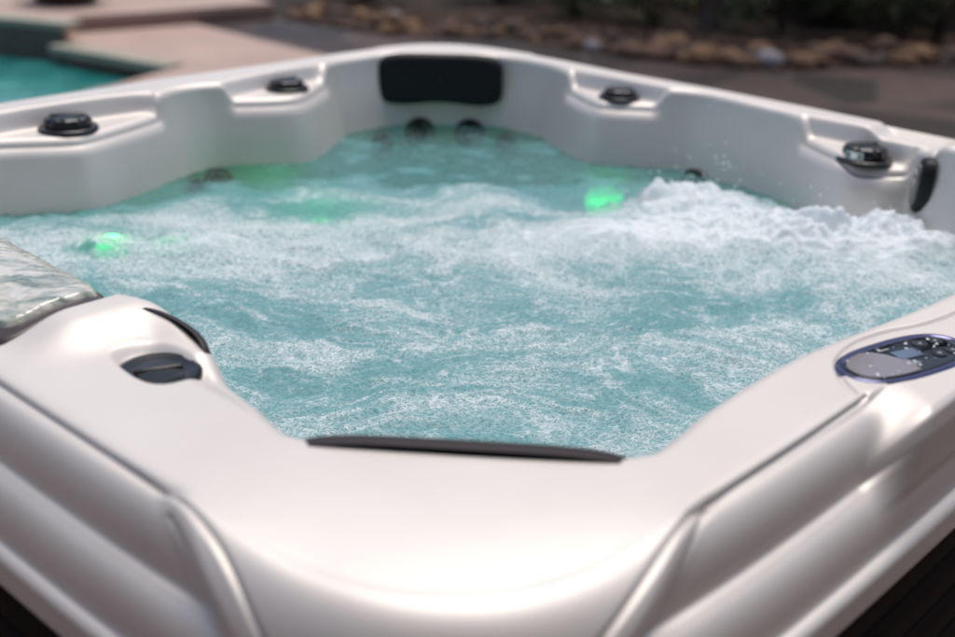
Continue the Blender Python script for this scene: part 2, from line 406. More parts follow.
# ------------------------------------------------------------------ air valves
def valve(u, v, r=.055, h=.03, flange=.0, rot=0, chrome=False, scale=1):
    z0 = topz(u, v) + .001
    T = Matrix.Translation(W(u, v, z0)) @ Matrix.Rotation(rot, 4, 'Z') @ Matrix.Scale(scale, 4)
    pr = [(r * 1.22, 0), (r * 1.22, .004), (r * 1.17, .008), (r * 1.02, .010), (r * .98, .009), (.001, .009)]
    me = gridmesh('air_valve', lathe(pr), True); me.transform(T); base_ = link('air_valve', me, M_KNOB, tub)
    def grip(P, a):
        k_ = 1 + .035 * np.cos(a * 12)[:, None] * np.clip((P[..., 2] - .008) / .01, 0, 1)
        P[..., 0] *= k_; P[..., 1] *= k_; return P
    pr = [(r * .90, .008), (r * .94, h * .3), (r * .94, h * .55), (r * .90, h * .78), (r * .80, h * .93), (r * .64, h), (r * .3, h + .0015), (.001, h + .0015)]
    me = gridmesh('knob', lathe(pr, 96, grip), True); me.transform(T); link('knob', me, M_KNOB, base_)
    bm = bmesh.new(); box(bm, (0, 0, h + .000), (r * 1.35, r * .26, .008))
    me2 = bm_to('knob_grip', bm, M_KNOB, base_, bevel=.003); me2.data.transform(T)
    if chrome:
        n_ = 24; aa = np.linspace(-.5, .5, n_); zz_ = np.linspace(.006, h * .75, 8)
        P = np.stack([r * .955 * np.cos(aa)[:, None] + 0 * zz_, r * .955 * np.sin(aa)[:, None] + 0 * zz_, zz_[None, :] + 0 * aa[:, None]], -1)
        me = gridmesh('steel_plate', P); me.transform(T @ Matrix.Rotation(math.radians(-142) - rot, 4, 'Z')); link('steel_plate', me, M_CHROME, base_)
valve(-.335, .872, .054, .032, rot=.2)
valve(.295, .890, .047, .026, rot=.9)
valve(.905, .262, .045, .026, rot=.0)
valve(.890, -.437, .052, .036, rot=.5, chrome=True)
valve(-.916, -.398, .043, .009, rot=.35)

# ------------------------------------------------------------------ control panel
def oval(cu, cv, a, b_, rot, ex=2.6, n=96):
    t = np.linspace(0, 2 * np.pi, n, endpoint=False); c, s = np.cos(t), np.sin(t)
    r = (np.abs(c) ** ex + np.abs(s) ** ex) ** (-1 / ex); x, y = r * c * a, r * s * b_
    return cu + x * math.cos(rot) - y * math.sin(rot), cv + x * math.sin(rot) + y * math.cos(rot)
PC = (-.224, -1.020); PR = math.radians(-14); PZ = -.0015
def oval_stack(prof, a=.110, b_=.049, n=96):   # prof: (inset, z)
    rows = []
    for ins, z in prof:
        x, y = oval(*PC, max(a - ins, .001), max(b_ - ins, .0006), PR, n=n); rows.append(Wn(x, y, z + PZ))
    return np.stack(rows, 1)
bez = link('control_panel', gridmesh('control_panel', oval_stack([(0, -.006), (-.001, -.002), (.000, .001), (.002, .003), (.005, .0036), (.008, .003), (.010, .001)]), True), M_BLUE, tub)
link('display', gridmesh('display', oval_stack([(.0092, .0005), (.0098, .0016), (.013, .0022), (.03, .0028), (.0485, .0030)]), True), M_GLASS, bez)
def pl(x, y):                               # panel-local -> uv
    return PC[0] + x * math.cos(PR) - y * math.sin(PR), PC[1] + x * math.sin(PR) + y * math.cos(PR)
def panel_patch(name, pts, z, mt, h=.0008):
    bm = bmesh.new(); a_ = [bm.verts.new(W(*pl(x, y), z + PZ)) for x, y in pts]; b2 = [bm.verts.new(W(*pl(x, y), z + h + PZ)) for x, y in pts]
    n_ = len(pts); bm.faces.new(b2); bm.faces.new(a_[::-1])
    for i in range(n_): bm.faces.new((a_[i], a_[(i + 1) % n_], b2[(i + 1) % n_], b2[i]))
    return bm_to(name, bm, mt, bez, False)
M_REFLECTION = mat('warm_grey_reflection', (.24, .21, .205), .08, 0, 1)
# beige reflection painted as a plate with an uneven edge, then the little screen and the round keys
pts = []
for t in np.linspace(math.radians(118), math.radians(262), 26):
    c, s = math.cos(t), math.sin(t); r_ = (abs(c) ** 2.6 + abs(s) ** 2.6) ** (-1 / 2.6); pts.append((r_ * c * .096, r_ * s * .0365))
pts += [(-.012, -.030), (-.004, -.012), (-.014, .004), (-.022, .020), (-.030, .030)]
panel_patch('painted_reflection', pts, .0030, M_REFLECTION)
panel_patch('screen', [(-.012, -.006), (.026, -.010), (.028, .012), (-.010, .016)], .0034, M_LCD)
def disc(x, y, r_, z, mt, name, n_=20): return panel_patch(name, [(x + r_ * math.cos(i * 2 * math.pi / n_), y + r_ * math.sin(i * 2 * math.pi / n_)) for i in range(n_)], z, mt)
M_KEY = mat('panel_key', (.03, .028, .03), .25, 0, .5)
for x, y in ((.050, .016), (.076, .012), (.048, -.016), (.072, -.018)):
    kb = panel_patch('button', [(x + .0105 * math.cos(i * .314), y + .0095 * math.sin(i * .314)) for i in range(20)], .0034, M_KEY, .0005)
    panel_patch('button_print', [(x + .004 * math.cos(i * 2.094 + .5), y + .004 * math.sin(i * 2.094 + .5)) for i in range(3)], .0040, M_ICON, .0003)
for x, y in ((-.020, .024), (-.016, -.022)):
    panel_patch('label_print', [(x, y), (x + .018, y - .001), (x + .018, y + .002), (x, y + .003)], .0040, M_ICON, .0003)

dr = []
for _ in range(46):
    x, y = rnd.uniform(-.085, .085), rnd.uniform(-.032, .032); c_ = pl(x, y); dr.append((*W(*c_, PZ + .0032), rnd.uniform(.0008, .0026)))
DROPS = np.array(dr)

# ------------------------------------------------------------------ waterfall on the near-left side
def wf_z(u, v):
    return .022 * sst(-1.05, -.925, u) - 6 * np.clip(u + .905, 0, 1) ** 2 - .004
def wf_patch(name, u0, u1, v0, v1, lift, mt, n=60, m_=80, rnd_=.03, bump=0, par=None):
    uu = np.linspace(u0, u1, n)[:, None] + np.zeros(m_); vv = np.linspace(v0, v1, m_)[None, :] + np.zeros((n, 1))
    ex_ = 8.0
    eu = (uu - (u0 + u1) / 2) / ((u1 - u0) / 2); ev = (vv - (v0 + v1) / 2) / ((v1 - v0) / 2)
    e = (np.abs(eu) ** ex_ + np.abs(ev) ** ex_) ** (1 / ex_); mx = np.maximum(np.abs(eu), np.abs(ev)); k_ = np.where(e > 0, mx / np.maximum(e, 1e-6), 1)
    cu, cv = (u0 + u1) / 2, (v0 + v1) / 2; uu = cu + (uu - cu) * k_; vv = cv + (vv - cv) * k_
    z = wf_z(uu, vv) + lift - .016 * sst(.93, 1.0, e)
    if bump: z = z + bump * (fbm(uu * 38, vv * 30, 4, 3) + .5 * gn(uu * 120, vv * 100, 9)) * (1 - sst(.9, 1, e))
    return link(name, gridmesh(name, Wn(uu, vv, z)), mt, par or tub)
spout = wf_patch('waterfall_spout', -1.045, -.845, -.232, .232, .004, M_TRIM)
M_SHEET = mat('water_sheet', (.42, .44, .38), .05, 0, 1, .8); N, L, b = nodes(M_SHEET)
mpw = N.new('ShaderNodeMapping'); mpw.inputs['Rotation'].default_value = (0, 0, math.radians(-45)); mpw.inputs['Scale'].default_value = (.45, 1.3, 1); gw = N.new('ShaderNodeNewGeometry'); L.new(gw.outputs['Position'], mpw.inputs[0])
n = noise_node(N, L, 26, 6, .6, mpw.outputs[0], dist=1.0)
r = ramp(N, L, n.outputs['Fac'], [(.34, (.16, .21, .16)), (.46, (.42, .44, .36)), (.58, (.70, .67, .58)), (.8, (.82, .80, .76))]); L.new(r.outputs[0], b.inputs['Base Color'])
n = noise_node(N, L, 90, 3, .5, mpw.outputs[0], dist=.6); bu = N.new('ShaderNodeBump'); bu.inputs['Strength'].default_value = .4; bu.inputs['Distance'].default_value = .003
L.new(n.outputs['Fac'], bu.inputs['Height']); L.new(bu.outputs[0], b.inputs['Normal'])
wf_patch('water_sheet', -1.022, -.852, -.206, .206, .011, M_SHEET, 120, 280, bump=.0014, par=spout)

# ------------------------------------------------------------------ jets and lamps below the water line
def jet(u, v, z, nrm, r=.036):
    M_ = frame(u, v, z, nrm) @ Matrix.Rotation(-math.pi / 2, 4, 'X')
    me = gridmesh('jet', lathe([(r, -.002), (r, .004), (r * .93, .008), (r * .8, .008), (r * .74, .003), (r * .70, -.004), (.001, -.004)]), True); me.transform(M_)
    j = link('jet', me, M_SOCK, tub)
    me = gridmesh('nozzle', lathe([(r * .62, -.004), (r * .58, .008), (r * .40, .011), (r * .30, .004), (.001, .002)]), True); me.transform(M_); link('nozzle', me, M_KNOB, j)
    return j
def wall_pt(theta_u, theta_v, z):           # wall surface point in the direction (u, v) at depth z
    a_ = math.atan2(theta_v, theta_u); r_ = float(Rin(np.array([a_]))[0])
    off = float(np.interp(z, [-.42, -.38, -.32, -.26, -.20, -.16, -.12], [.088, .072, .060, .050, .040, .032, .024]))
    j = int(np.argmin(np.abs(ang - a_))); return iu[j] + inu[j] * off, iv[j] + inv_[j] * off, (float(inu[j]), float(inv_[j]))
for du_, z_ in ((-.055, -.226), (.050, -.226), (-.160, -.258), (.155, -.258)):
    a, b2, n_ = wall_pt(.84 + du_, .84 - du_, z_); jet(a, b2, z_, n_, .044 if abs(du_) < .1 else .040)
for u_, v_, z_ in ((.06, .88, -.245), (-.045, .88, -.255), (.97, .02, -.23), (.96, -.05, -.26), (-.20, .83, -.28)):
    a, b2, n_ = wall_pt(u_, v_, z_); jet(a, b2, z_, n_, .042)
M_GREEN = mat('green_lamp', (.1, .8, .3), .3); N, L, b = nodes(M_GREEN)
b.inputs['Emission Color'].default_value = (.05, 1, .18, 1); b.inputs['Emission Strength'].default_value = 6
def lamp(u, v, z, nrm, r=.04, pw=1.2):
    M_ = frame(u, v, z, nrm, 25) @ Matrix.Rotation(-math.pi / 2, 4, 'X')
    me = gridmesh('underwater_lamp', lathe([(r, 0), (r, .006), (r * .8, .012), (r * .4, .016), (.001, .017)]), True); me.transform(M_)
    link('underwater_lamp', me, M_GREEN, tub)
    if pw:
        ld = bpy.data.lights.new('lamp_glow', 'POINT'); ld.energy = pw; ld.color = (.05, 1, .2); ld.shadow_soft_size = .03
        lo = bpy.data.objects.new('lamp_glow', ld); COL.objects.link(lo)
        lo.location = W(u + nrm[0] * .06, v + nrm[1] * .06, z + .03); lo.parent = tub; lo.matrix_parent_inverse = tub.matrix_world.inverted()
for u_, v_, z_, r_, pw in ((.775, .215, -.295, .050, 0),):
    a, b2, n_ = wall_pt(u_, v_, z_); lamp(a, b2, z_, n_, r_, pw)
lamp(.06, .48, -.30, (-.3, -.6), .055, .07); lamp(-.43, .56, -.228, (-.3, -.6), .034, .008); lamp(-.36, .46, -.228, (-.3, -.6), .022, 0)

# ------------------------------------------------------------------ the bubbling water
WL = -.203
st = .0036
xs = np.arange(-1.42, 1.42, st); ys = np.arange(-1.20, 1.34, st)
X, Y = np.meshgrid(xs, ys, indexing='ij')
Uc, Vc = S * (X + Y), S * (Y - X)
wx = X + .13 * fbm(X * 2.1, Y * 2.1, 4, 50); wy = Y + .13 * fbm(X * 2.1, Y * 2.1, 4, 60)
def blob(x, y, sx, sy, rot=0):
    c, s = math.cos(rot), math.sin(rot); a = (X - x) * c + (Y - y) * s; b_ = -(X - x) * s + (Y - y) * c
    return np.exp(-(a / sx) ** 2 - (b_ / sy) ** 2)
boil = 1.0 * blob(.47, .34, .10, .06) + 1.1 * blob(.60, .40, .13, .07, -.3) + .8 * blob(.69, .24, .14, .09) + 1.1 * blob(.83, .13, .12, .08) + 1.1 * blob(1.0, .12, .14, .09, -.4) \
     + .6 * blob(.50, .18, .22, .10) + .5 * blob(.95, -.08, .22, .10)
boil_l = .6 * blob(-.45, .12, .22, .12) + .45 * blob(-.25, -.03, .2, .07) + .5 * blob(.06, .04, .32, .05) + .5 * blob(-.30, .32, .16, .06) + .45 * blob(-.72, .04, .16, .08) + .3 * blob(.03, .50, .10, .04)
shore = np.arctan2(Vc, Uc); RR = np.hypot(Uc, Vc); wall_gap = Rin(shore) - .04 - RR
calm = np.clip(sst(.40, .62, Y + .10 * fbm(X * 4, Y * 4, 3, 5)) * (1 - boil) + .9 * sst(.16, .03, wall_gap) * (Y > -.1) * (1 - .9 * np.clip(boil, 0, 1)), 0, 1)
lampgap = 1.0 * blob(.36, .41, .11, .10) + .7 * blob(-.56, .44, .14, .05) + 1.0 * blob(-.72, .02, .06, .03) + .75 * blob(-.31, .30, .17, .07)
act = 1 - .5 * calm
rg1 = ridge(wx * 2.2, wy * 4.2, 4, 1); rg2 = ridge(wx * 5.5 + 2, wy * 13, 4, 21); f1 = fbm(wx * 5, wy * 9, 5, 31); f2 = fbm(X * 34, Y * 46, 3, 41, .6)
H = act * (.010 * (rg1 - .55) + .006 * (rg2 - .5) + .005 * f1) + (.0026 + .0008 * np.clip(boil, 0, 1)) * f2 + .0012 * fbm(X * 110, Y * 130, 2, 77)
frs = 1.25 - 1.2 * ridge(X * 7 + .5 * f1, Y * 8.5 + .3 * f1, 3, 91, .36)
H += boil * (.036 + .030 * (frs - .45) + .012 * fbm(X * 6, Y * 8, 3, 88) + .009 * fbm(X * 26, Y * 30, 3, 89)) + boil_l * (.012 + .024 * (frs - .45))
H = np.clip(H, -.05, .085)
# foam carried in patches and along the crests
foam = .36 + .28 * sst(.64, .90, rg1) * act + .22 * sst(.64, .9, rg2) * act + .24 * sst(.6, .9, ridge(wx * 11, wy * 24, 3, 121)) * act + .34 * fbm(wx * 3 + 7, wy * 5, 5, 71) + .78 * np.clip(boil, 0, 1.2) + .65 * boil_l - .45 * calm - .9 * lampgap - .22 * np.clip(boil, 0, 1) * sst(.0, .5, fbm(X * 9, Y * 16, 3, 140)) + .34 * blob(.55, .14, .50, .22) + .16 * blob(-.30, .16, .50, .20)
foam = np.clip(foam - .12 + .28 * np.clip(boil, 0, .8), 0, 1.7)
clear = np.clip(calm * .85 + lampgap * .58 + .45 * fbm(X * 6, Y * 12, 4, 19) * calm, 0, .74) + .3 * blob(-.02, 1.12, .55, .17) + .3 * blob(-.62, .60, .22, .09)
keep = wall_gap > -.035
idx = -np.ones(X.shape, np.int64); idx[keep] = np.arange(keep.sum())
q = np.stack([idx[:-1, :-1], idx[1:, :-1], idx[1:, 1:], idx[:-1, 1:]], -1).reshape(-1, 4); q = q[(q >= 0).all(1)]
P = np.stack([X[keep], Y[keep], H[keep] + WL + RIM], -1)
me = bpy.data.meshes.new('water'); me.vertices.add(len(P)); me.vertices.foreach_set('co', P.reshape(-1).astype(np.float32))
me.loops.add(q.size); me.loops.foreach_set('vertex_index', q.reshape(-1).astype(np.int32))
me.polygons.add(len(q)); me.polygons.foreach_set('loop_start', (np.arange(len(q)) * 4).astype(np.int32)); me.update(calc_edges=True)
for nm, arr in (('foam', foam), ('clear', clear)):
    at = me.attributes.new(nm, 'FLOAT', 'POINT'); at.data.foreach_set('value', arr[keep].astype(np.float32))
M_WATER = bpy.data.materials.new('bubbling_water'); M_WATER.use_nodes = True
N, L, b = nodes(M_WATER); out = N['Material Output']
def mixs(f, a, b_):
    m_ = N.new('ShaderNodeMixShader')
    if isinstance(f, (int, float)): m_.inputs[0].default_value = f
    else: L.new(f, m_.inputs[0])
    L.new(a, m_.inputs[1]); L.new(b_, m_.inputs[2]); return m_.outputs[0]
def math_n(op, a, b_=None, c=None, clamp=False):
    m_ = N.new('ShaderNodeMath'); m_.operation = op; m_.use_clamp = clamp
    for i, x in enumerate((a, b_, c)):
        if x is None: continue
        if isinstance(x, (int, float)): m_.inputs[i].default_value = x
        else: L.new(x, m_.inputs[i])
    return m_.outputs[0]
af = N.new('ShaderNodeAttribute'); af.attribute_name = 'foam'; ac = N.new('ShaderNodeAttribute'); ac.attribute_name = 'clear'
geo = N.new('ShaderNodeNewGeometry')
mp = N.new('ShaderNodeMapping'); mp.inputs['Scale'].default_value = (1, 1.5, 1); L.new(geo.outputs['Position'], mp.inputs[0])
wn = noise_node(N, L, 30, 3, .5, mp.outputs[0]); 
mixv = N.new('ShaderNodeMixRGB'); mixv.blend_type = 'LINEAR_LIGHT'; mixv.inputs[0].default_value = .018; L.new(mp.outputs[0], mixv.inputs[1]); L.new(wn.outputs['Color'], mixv.inputs[2])
def voro(scale, feat='DISTANCE_TO_EDGE'):
    v_ = N.new('ShaderNodeTexVoronoi'); v_.feature = feat; v_.inputs['Scale'].default_value = scale; L.new(mixv.outputs[0], v_.inputs['Vector']); return v_.outputs['Distance']
v1 = voro(80); v2 = voro(165)
net = math_n('MAXIMUM', math_n('SUBTRACT', 1, math_n('MULTIPLY', v1, 6.5), clamp=True), math_n('MULTIPLY', math_n('SUBTRACT', 1, math_n('MULTIPLY', v2, 5.0), clamp=True), .85))
fine = noise_node(N, L, 150, 4, .7, mp.outputs[0]); med = noise_node(N, L, 42, 5, .65, mp.outputs[0], dist=.8)
patch = math_n('MULTIPLY', math_n('SUBTRACT', math_n('MULTIPLY_ADD', med.outputs['Fac'], .9, af.outputs['Fac']), .60), 1.7, clamp=True)
lace = math_n('SUBTRACT', math_n('MULTIPLY_ADD', net, 1.35, math_n('MULTIPLY', fine.outputs['Fac'], .9)), .62, clamp=True)
solid = math_n('MULTIPLY', math_n('SUBTRACT', math_n('MULTIPLY_ADD', med.outputs['Fac'], .8, af.outputs['Fac']), 1.22), 2.2, clamp=True)
FOAMF = math_n('MAXIMUM', math_n('MULTIPLY', math_n('MULTIPLY', math_n('MULTIPLY_ADD', patch, .88, .12), math_n('SUBTRACT', 1.0, math_n('MULTIPLY', ac.outputs['Fac'], .75), clamp=True)), lace), solid)
vm = noise_node(N, L, 9, 5, .62, mp.outputs[0], dist=.5); vt = math_n('MULTIPLY_ADD', af.outputs['Fac'], .45, math_n('MULTIPLY_ADD', vm.outputs['Fac'], .42, math_n('MULTIPLY_ADD', fine.outputs['Fac'], .80, math_n('MULTIPLY', net, .10))))
vr = ramp(N, L, vt, [(.62, (.105, .315, .335)), (.88, (.20, .43, .455)), (1.0, (.45, .65, .68))]); L.new(vr.outputs[0], b.inputs['Base Color']); b.inputs['Roughness'].default_value = .12; b.inputs['IOR'].default_value = 1.33; b.inputs['Specular IOR Level'].default_value = .4
bu = N.new('ShaderNodeBump'); bu.inputs['Strength'].default_value = 1.0; bu.inputs['Distance'].default_value = .0024
bh = math_n('MULTIPLY_ADD', FOAMF, .5, math_n('MULTIPLY_ADD', fine.outputs['Fac'], .95, math_n('MULTIPLY', med.outputs['Fac'], .8)))
L.new(bh, bu.inputs['Height']); L.new(bu.outputs[0], b.inputs['Normal'])
tr = N.new('ShaderNodeBsdfTransparent'); tr.inputs[0].default_value = (.32, .70, .72, 1)
tl_ = N.new('ShaderNodeBsdfTranslucent'); tl_.inputs[0].default_value = (.30, .64, .66, 1)
gl = N.new('ShaderNodeBsdfGlossy'); gl.inputs['Roughness'].default_value = .05; L.new(bu.outputs[0], gl.inputs['Normal'])
fz = N.new('ShaderNodeFresnel'); fz.inputs[0].default_value = 1.33; L.new(bu.outputs[0], fz.inputs['Normal'])
def mixs(f, a, b_):
    m_ = N.new('ShaderNodeMixShader')
    if isinstance(f, (int, float)): m_.inputs[0].default_value = f
    else: L.new(f, m_.inputs[0])
    L.new(a, m_.inputs[1]); L.new(b_, m_.inputs[2]); return m_.outputs[0]
body = mixs(.14, b.outputs[0], tl_.outputs[0])
clr = mixs(fz.outputs[0], tr.outputs[0], gl.outputs[0])
cf = math_n('SUBTRACT', math_n('MULTIPLY', ac.outputs['Fac'], 2.2), math_n('MULTIPLY_ADD', med.outputs['Fac'], 1.7, math_n('MULTIPLY', fine.outputs['Fac'], .6)), clamp=True)
cf = math_n('MULTIPLY', math_n('ADD', cf, math_n('MULTIPLY', ac.outputs['Fac'], .35)), .78, clamp=True)
under = mixs(cf, body, clr)
fo = N.new('ShaderNodeBsdfPrincipled'); fo.inputs['Base Color'].default_value = (.88, .94, .98, 1); fo.inputs['Subsurface Weight'].default_value = .6; fo.inputs['Subsurface Radius'].default_value = (.8, .9, 1.0); fo.inputs['Subsurface Scale'].default_value = .02; fo.inputs['Roughness'].default_value = .4; fo.inputs['Specular IOR Level'].default_value = .25
bu2 = N.new('ShaderNodeBump'); bu2.inputs['Strength'].default_value = .8; bu2.inputs['Distance'].default_value = .003; L.new(bh, bu2.inputs['Height']); L.new(bu2.outputs[0], fo.inputs['Normal'])
ft = N.new('ShaderNodeBsdfTranslucent'); ft.inputs[0].default_value = (.85, .9, .93, 1)
L.new(mixs(math_n('MULTIPLY', FOAMF, .92), under, mixs(.10, fo.outputs[0], ft.outputs[0])), out.inputs[0])
tag(link('water', me, M_WATER), kind='structure')
# froth bubbles sitting on the churned water
bmf = bmesh.new(); bmesh.ops.create_icosphere(bmf, subdivisions=1, radius=1)
IV_ = np.array([v_.co[:] for v_ in bmf.verts]); IF_ = np.array([[v_.index for v_ in f_.verts] for f_ in bmf.faces]); bmf.free()
def bubbles(name, C_, R_, m_):
    n_ = len(C_); V = (C_[:, None, :] + R_[:, None, None] * IV_[None]).reshape(-1, 3); F_ = (IF_[None] + (np.arange(n_) * len(IV_))[:, None, None]).reshape(-1, 3)
    me = bpy.data.meshes.new(name); me.vertices.add(len(V)); me.vertices.foreach_set('co', V.reshape(-1).astype(np.float32)); me.loops.add(F_.size)
    me.loops.foreach_set('vertex_index', F_.reshape(-1).astype(np.int32)); me.polygons.add(len(F_)); me.polygons.foreach_set('loop_start', (np.arange(len(F_)) * 3).astype(np.int32)); me.update(calc_edges=True)
    return link(name, me, m_)
wgt = (np.clip(boil, 0, 1) ** 1.5 + boil_l * .05) * (wall_gap > .02); wgt = wgt * (wgt > .05)
pk = rs.choice(wgt.size, 3500, p=(wgt / wgt.sum()).ravel()); ix, iy = np.unravel_index(pk, wgt.shape)
R_ = .0008 + .0014 * rs.rand(len(pk)) ** 3
C_ = np.stack([X[ix, iy] + rs.uniform(-st, st, len(pk)), Y[ix, iy] + rs.uniform(-st, st, len(pk)), H[ix, iy] + WL + RIM + R_ * .2], 1)
M_FROTH = mat('froth', (.88, .92, .94), .3); N, L, b = nodes(M_FROTH); ft2 = N.new('ShaderNodeBsdfTranslucent'); ft2.inputs[0].default_value = (.9, .94, .96, 1); L.new(mixs(.3, b.outputs[0], ft2.outputs[0]), N['Material Output'].inputs[0])
tag(bubbles('froth', C_, R_, M_FROTH), kind='stuff')
# drops thrown up by the jets
bm = bmesh.new()
for i in range(90):
    cx, cy, hh = [( .60, .44, .10), (.55, .42, .07), (.80, .16, .06), (1.0, .14, .06), (.66, .36, .06)][i % 5]
    p = (rnd.gauss(cx, .05), rnd.gauss(cy, .025), RIM + WL + .04 + abs(rnd.gauss(0, hh * .6)))
    bmesh.ops.create_icosphere(bm, subdivisions=1, radius=rnd.uniform(.0010, .0030), matrix=Matrix.Translation(p))
M_DROP = mat('droplet', (.8, .85, .86), .05, spec=.6)
for x_, y_, z_, r_ in DROPS: bmesh.ops.create_icosphere(bm, subdivisions=2, radius=r_, matrix=Matrix.Translation((x_, y_, z_)) @ Matrix.Diagonal((1, 1, .5, 1)))
tag(bm_to('water_droplets', bm, M_DROP), kind='stuff')

# ------------------------------------------------------------------ ground, decks, pool
G = -.9
def slab(name, pts, z0, z1, m_, parent=None, bevel=.008):
    bm = bmesh.new(); prism(bm, [W(u, v, 0)[:2] for u, v in pts], z0 + RIM, z1 + RIM)
    return bm_to(name, bm, m_, parent, False, bevel)
M_SOIL = mottled('garden_soil', [(.3, (.020, .013, .009)), (.7, (.05, .032, .024))], 8, .95, .8, 40, .03)
M_DECK = mottled('pinkish_concrete', [(.3, (.40, .285, .235)), (.7, (.49, .36, .30))], 2.2, .75, .3, 120, .003)
M_STEP = mottled('step_riser_concrete', [(.3, (.22, .135, .105)), (.7, (.28, .18, .145))], 3, .85, .4, 60, .004)
M_COPE = mottled('coping_stone', [(.3, (.30, .285, .22)), (.7, (.40, .37, .30))], 5, .7, .3, 60, .003)
M_POOL = mat('pool_surface', (.015, .16, .15), .06, spec=.5); N, L, b = nodes(M_POOL)
n = noise_node(N, L, 1.6, 5, .6, dist=.6); r = ramp(N, L, n.outputs['Fac'], [(.35, (.012, .15, .145)), (.65, (.07, .34, .30))]); L.new(r.outputs[0], b.inputs['Base Color'])
n = noise_node(N, L, 7, 4, .55); bu = N.new('ShaderNodeBump'); bu.inputs['Strength'].default_value = .35; bu.inputs['Distance'].default_value = .03; L.new(n.outputs['Fac'], bu.inputs['Height']); L.new(bu.outputs[0], b.inputs['Normal'])
# slate paving
M_SLATE = mat('slate_paving', rough=.6); N, L, b = nodes(M_SLATE)
g_ = N.new('ShaderNodeNewGeometry'); v_ = N.new('ShaderNodeTexVoronoi'); v_.inputs['Scale'].default_value = 1.5; L.new(g_.outputs['Position'], v_.inputs['Vector'])
r = ramp(N, L, v_.outputs['Color'], [(.2, (.014, .008, .007)), (.5, (.028, .016, .014)), (.85, (.08, .05, .044))])
v2_ = N.new('ShaderNodeTexVoronoi'); v2_.feature = 'DISTANCE_TO_EDGE'; v2_.inputs['Scale'].default_value = 1.5; L.new(g_.outputs['Position'], v2_.inputs['Vector'])
r2 = ramp(N, L, v2_.outputs['Distance'], [(.015, (0, 0, 0)), (.035, (1, 1, 1))])
mx = N.new('ShaderNodeMixRGB'); L.new(r2.outputs[0], mx.inputs[0]); mx.inputs[1].default_value = (.05, .038, .034, 1)
nn_ = noise_node(N, L, 5, 6, .65); mul = N.new('ShaderNodeMixRGB'); mul.blend_type = 'MULTIPLY'; mul.inputs[0].default_value = .7
r3 = ramp(N, L, nn_.outputs['Fac'], [(.3, (.5, .48, .46)), (.7, (1.3, 1.25, 1.2))]); L.new(r.outputs[0], mul.inputs[1]); L.new(r3.outputs[0], mul.inputs[2]); L.new(mul.outputs[0], mx.inputs[2])
L.new(mx.outputs[0], b.inputs['Base Color'])
bu = N.new('ShaderNodeBump'); bu.inputs['Strength'].default_value = .6; bu.inputs['Distance'].default_value = .012; L.new(v2_.outputs['Distance'], bu.inputs['Height']); L.new(bu.outputs[0], b.inputs['Normal'])
M_ADDED_PAVER = mottled('added_brown_paver', [(.3, (.085, .045, .032)), (.7, (.13, .075, .055))], 3, .8, .4, 60, .004)
bm = bmesh.new(); prism(bm, [(-60, -60), (60, -60), (60, 60), (-60, 60)], G - 1.6 + RIM, G - .5 + RIM); o_ = bm_to('ground', bm, M_SOIL, None, False); tag(o_, kind='structure')
tag(slab('deck', [(-6, -6), (3.7, -6), (3.7, 5.10), (2.72, 5.10), (1.95, 4.80), (-6, 1.7)], G - .4, G, M_DECK), kind='structure')
tag(slab('deck', [(2.72, 5.104), (3.7, 5.104), (3.76, 6.75), (2.46, 6.75), (2.51, 6.25)], G - .4, G, M_DECK), kind='structure')
tag(slab('pool_water', [(-6, 1.6), (1.97, 4.7), (2.9, 5.0), (2.9, 7), (1.5, 9.4), (-6, 9.4)], G - .45, G - .12, M_POOL, bevel=0), kind='structure')
tag(slab('raised_deck', [(2.53, 6.27), (2.80, 6.64), (4.46, 6.38), (5.0, 9.5), (1.1, 9.3)], G - .35, G + .118, M_DECK, bevel=.012), kind='structure')
tag(slab('paving', [(-8, -8), (3.7, -8), (3.7, -1.22), (-1.22, -1.22), (-1.22, 1.9), (-8, -2.0)], G - .2, G + .004, M_ADDED_PAVER, bevel=0), kind='structure')  # unseen brown paving added to cut light bounced onto the near skirt
# riser of the step and tiled pool wall, each a little proud of the deck behind
def strip_wall(name, a, b_, z0, z1, th, m_):
    dv = Vector((b_[0] - a[0], b_[1] - a[1])).normalized(); n_ = Vector((dv.y, -dv.x)) * th
    return slab(name, [a, (a[0] + n_.x, a[1] + n_.y), (b_[0] + n_.x, b_[1] + n_.y), b_], z0, z1, m_, bevel=.004)
tag(strip_wall('step_riser', (2.82, 6.630), (4.45, 6.375), G, G + .085, .012, M_STEP), kind='structure')
M_TILE = mat('brown_tile', rough=.25); N, L, b = nodes(M_TILE)
bk = N.new('ShaderNodeTexBrick'); bk.inputs['Scale'].default_value = 6; bk.inputs['Color1'].default_value = (.06, .035, .03, 1); bk.inputs['Color2'].default_value = (.12, .075, .06, 1)
bk.inputs['Mortar'].default_value = (.16, .14, .12, 1); bk.inputs['Mortar Size'].default_value = .02; bk.offset = 0
tc = N.new('ShaderNodeTexCoord'); mp2 = N.new('ShaderNodeMapping'); mp2.inputs['Rotation'].default_value = (math.radians(90), 0, 0)
L.new(tc.outputs['Object'], mp2.inputs[0]); L.new(mp2.outputs[0], bk.inputs[0]); L.new(bk.outputs[0], b.inputs['Base Color'])
tag(strip_wall('pool_wall', (1.06, 9.3), (2.50, 6.25), G - .5, G + .10, -.03, M_TILE), 'low pool wall of dark brown tile above the green water', 'pool wall')
tag(strip_wall('pool_coping', (1.06, 9.26), (2.50, 6.21), G + .105, G + .150, -.20, M_COPE), 'pale greenish coping along the raised tiled side of the pool', 'coping')
tag(strip_wall('pool_coping', (2.74, 5.12), (2.52, 6.25), G - .04, G + .012, -.16, M_COPE), 'pale olive coping along the low deck between pool and step', 'coping')
